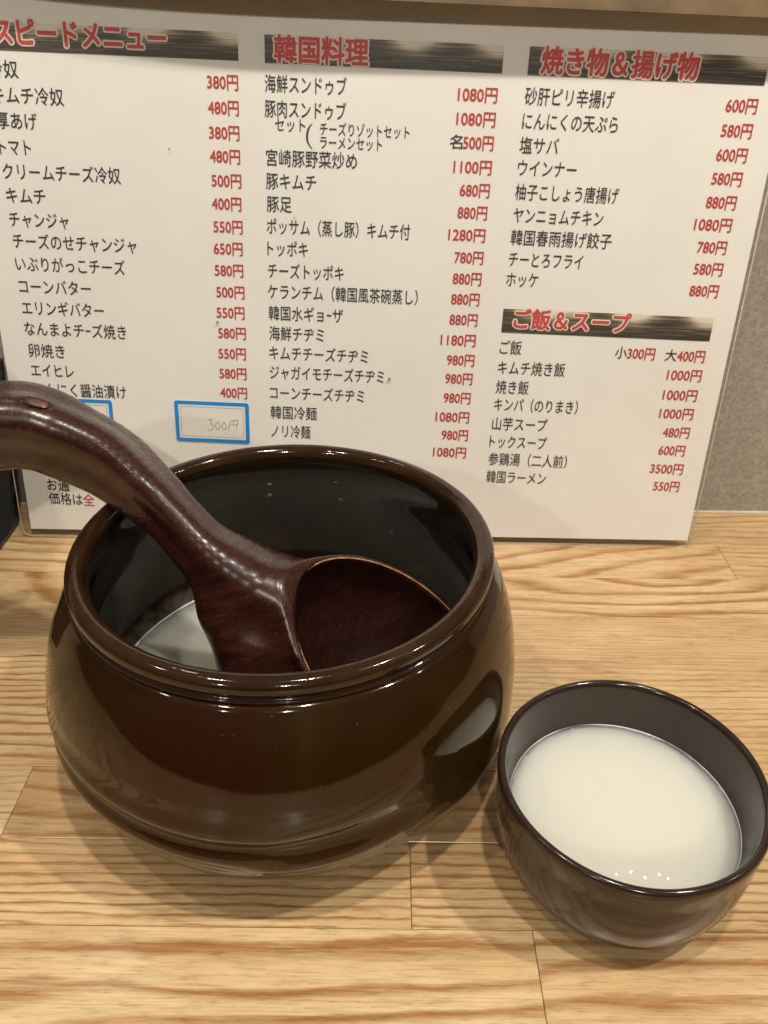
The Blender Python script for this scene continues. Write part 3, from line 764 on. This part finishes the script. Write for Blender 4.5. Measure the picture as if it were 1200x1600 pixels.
# prices, right-aligned on four edges
def price(s, xr, y, pre=None, xl=None):
    u1_, vc = px2m(xr, y)
    w = len(s) * 0.0042 + 0.0031
    put_text('price', s + "円", u1_ - w, u1_, vc, 0.0080, RED, bold=0.016)
    if pre: put_text('size_mark', pre, u1_ - w - 0.0070, u1_ - w - 0.0004, vc, 0.0074, BLACK, bold=0.008)
for s, (x, y) in zip("380 480 380 480 500 400 550 650 580 500 550 580 550 580 400".split(),
    [(372,130),(373,170),(374,209),(375,246),(377,284),(377,320),(379,356),(379,390),(380,424),(382,458),(382,490),(384,522),(384,554),(385,585),(386,615)]): price(s, x, y)
for s, (x, y) in zip("1080 1080 500 1100 680 880 1280 780 880 880 880 1180 980 980 980 1080 980 1080".split(),
    [(777,150),(774,188),(771,225),(768,263),(765,299),(761,334),(758,369),(755,404),(752,437),(749,469),(746,501),(743,533),(741,564),(738,593),(735,623),(733,653),(731,681),(728,708)]):
    price(s, x, y, "名" if s == "500" else None)
for s, (x, y) in zip("600 580 600 580 880 1080 780 580 880".split(), [(1183,167),(1175,206),(1167,244),(1159,281),(1150,318),(1143,353),(1135,388),(1129,422),(1122,456)]): price(s, x, y)
for s, (x, y) in zip("400 1000 1000 1000 480 600 3500 550".split(), [(1101,558),(1096,588),(1089,619),(1083,648),(1077,677),(1070,705),(1067,734),(1061,761)]): price(s, x, y, "大" if s == "400" else None)
price("300", 1023, 554, "小")
# banners
S_ = 0.86667
for (ua, ub, va, vb, head, xa, xc, y) in (
    (-0.3365 * S_, -0.198 * S_, 0.3042 * S_, 0.3183 * S_, "スピードメニュー", -8, 259, 60),
    (-0.1827 * S_, -0.0450 * S_, 0.3037 * S_, 0.3180 * S_, "韓国料理", 429, 575, 81),
    (-0.0302 * S_, 0.1078 * S_, 0.3035 * S_, 0.3180 * S_, "焼き物＆揚げ物", 846, 1092, 101),
    (-0.0304 * S_, 0.1068 * S_, 0.1545 * S_, 0.1698 * S_, "ご飯＆スープ", 803, 985, 503)):
    b_ = sheet('banner', [(ua, va), (ub, va), (ub, vb), (ua, vb)], 0.00012, HEADER, menu)
    (u1_, v1_), (u2_, v2_) = px2m(xa, y), px2m(xc, y)
    vc = px2m((max(xa, 0) + xc) / 2, y + (0 if xa > 0 else -4))[1]
    em = 0.0128 if head != "ご飯＆スープ" else 0.0120
    put_text('headline_outline', head, u1_, u2_, vc, em, HALO, 0.00018, 0.090, rings=((1.0, 12), (0.5, 6)))
    put_text('headline', head, u1_, u2_, vc, em, REDH, 0.00038, 0.030, rings=((1.0, 8),))
# blue-edged price stickers
def sticker(x0_, y0_, x1_, y1_, text=None):
    st = poly_sheet('price_sticker', rounded(x0_, y0_, x1_, y1_, 0.0016), 0.0001, 0.0003, STICK, menu)
    st['label'] = 'white price sticker with a blue border'
    def frame(name, g, w, nz, mat, r):
        A = rounded(x0_ + g, y0_ + g, x1_ - g, y1_ - g, r); B = rounded(x0_ + g + w, y0_ + g + w, x1_ - g - w, y1_ - g - w, max(r - w, 0.0003)); n = len(A)
        mesh(name, [(x, y, nz) for x, y in A] + [(x, y, nz) for x, y in B], [(i, (i + 1) % n, n + (i + 1) % n, n + i) for i in range(n)], mat, st)
    frame('blue_border', 0.0, 0.0023, 0.00036, BLUE, 0.0016); frame('inner_line', 0.0035, 0.00022, 0.00036, THIN, 0.0004)
    return st
st = sticker(-0.2160, 0.0602, -0.1716, 0.0857)
sticker(-0.2975, 0.0602, -0.2531, 0.0840)
# pencilled 300円
def stroke(pts, w=0.00013):
    P_ = catmull([(a, b, 0) for a, b in pts], 5); return P_
hw = []
def pen(pts):
    hw.append(catmull([(a, b, 0) for a, b in [px2m(x, y) for x, y in pts]], 5))
pen([(325, 656), (331, 655), (329, 661), (334, 666), (330, 672), (324, 671)])
pen([(341, 658), (337, 664), (340, 671), (344, 667), (342, 659)]); pen([(351, 659), (347, 665), (350, 671), (354, 667), (351, 659)])
pen([(361, 657), (359, 664), (357, 672)]); pen([(361, 658), (367, 657), (372, 657)]); pen([(372, 657), (371, 664), (369, 671)]); pen([(366, 656), (365, 664)]); pen([(360, 664), (366, 664), (371, 663)])
hv, hf = [], []
for P_ in hw:
    for i, p in enumerate(P_):
        t_ = P_[min(i + 1, len(P_) - 1)] - P_[max(i - 1, 0)]; nn = np.array([-t_[1], t_[0]]); nn = nn / (np.linalg.norm(nn) + 1e-12) * 0.00015
        hv += [(p[0] - nn[0], p[1] - nn[1], 0.00036), (p[0] + nn[0], p[1] + nn[1], 0.00036)]
        if i: k = len(hv); hf.append((k - 4, k - 3, k - 1, k - 2))
mesh('handwriting', hv, hf, PENCIL, st)
# sauce spots on the film
for (x, y, r, m) in ((608, 592, 0.00100, STAIN), (340, 503, 0.0007, STAIN), (265, 233, 0.0004, BLACK), (460, 340, 0.0004, STAIN)):
    u_, v_ = px2m(x, y); n = 14
    poly_sheet('food_spot', [(u_ + r * rnd.uniform(.7, 1.1) * math.cos(2 * math.pi * k / n), v_ + r * rnd.uniform(.8, 1.4) * math.sin(2 * math.pi * k / n)) for k in range(n)], 0.0008, 0.0011, m, menu)
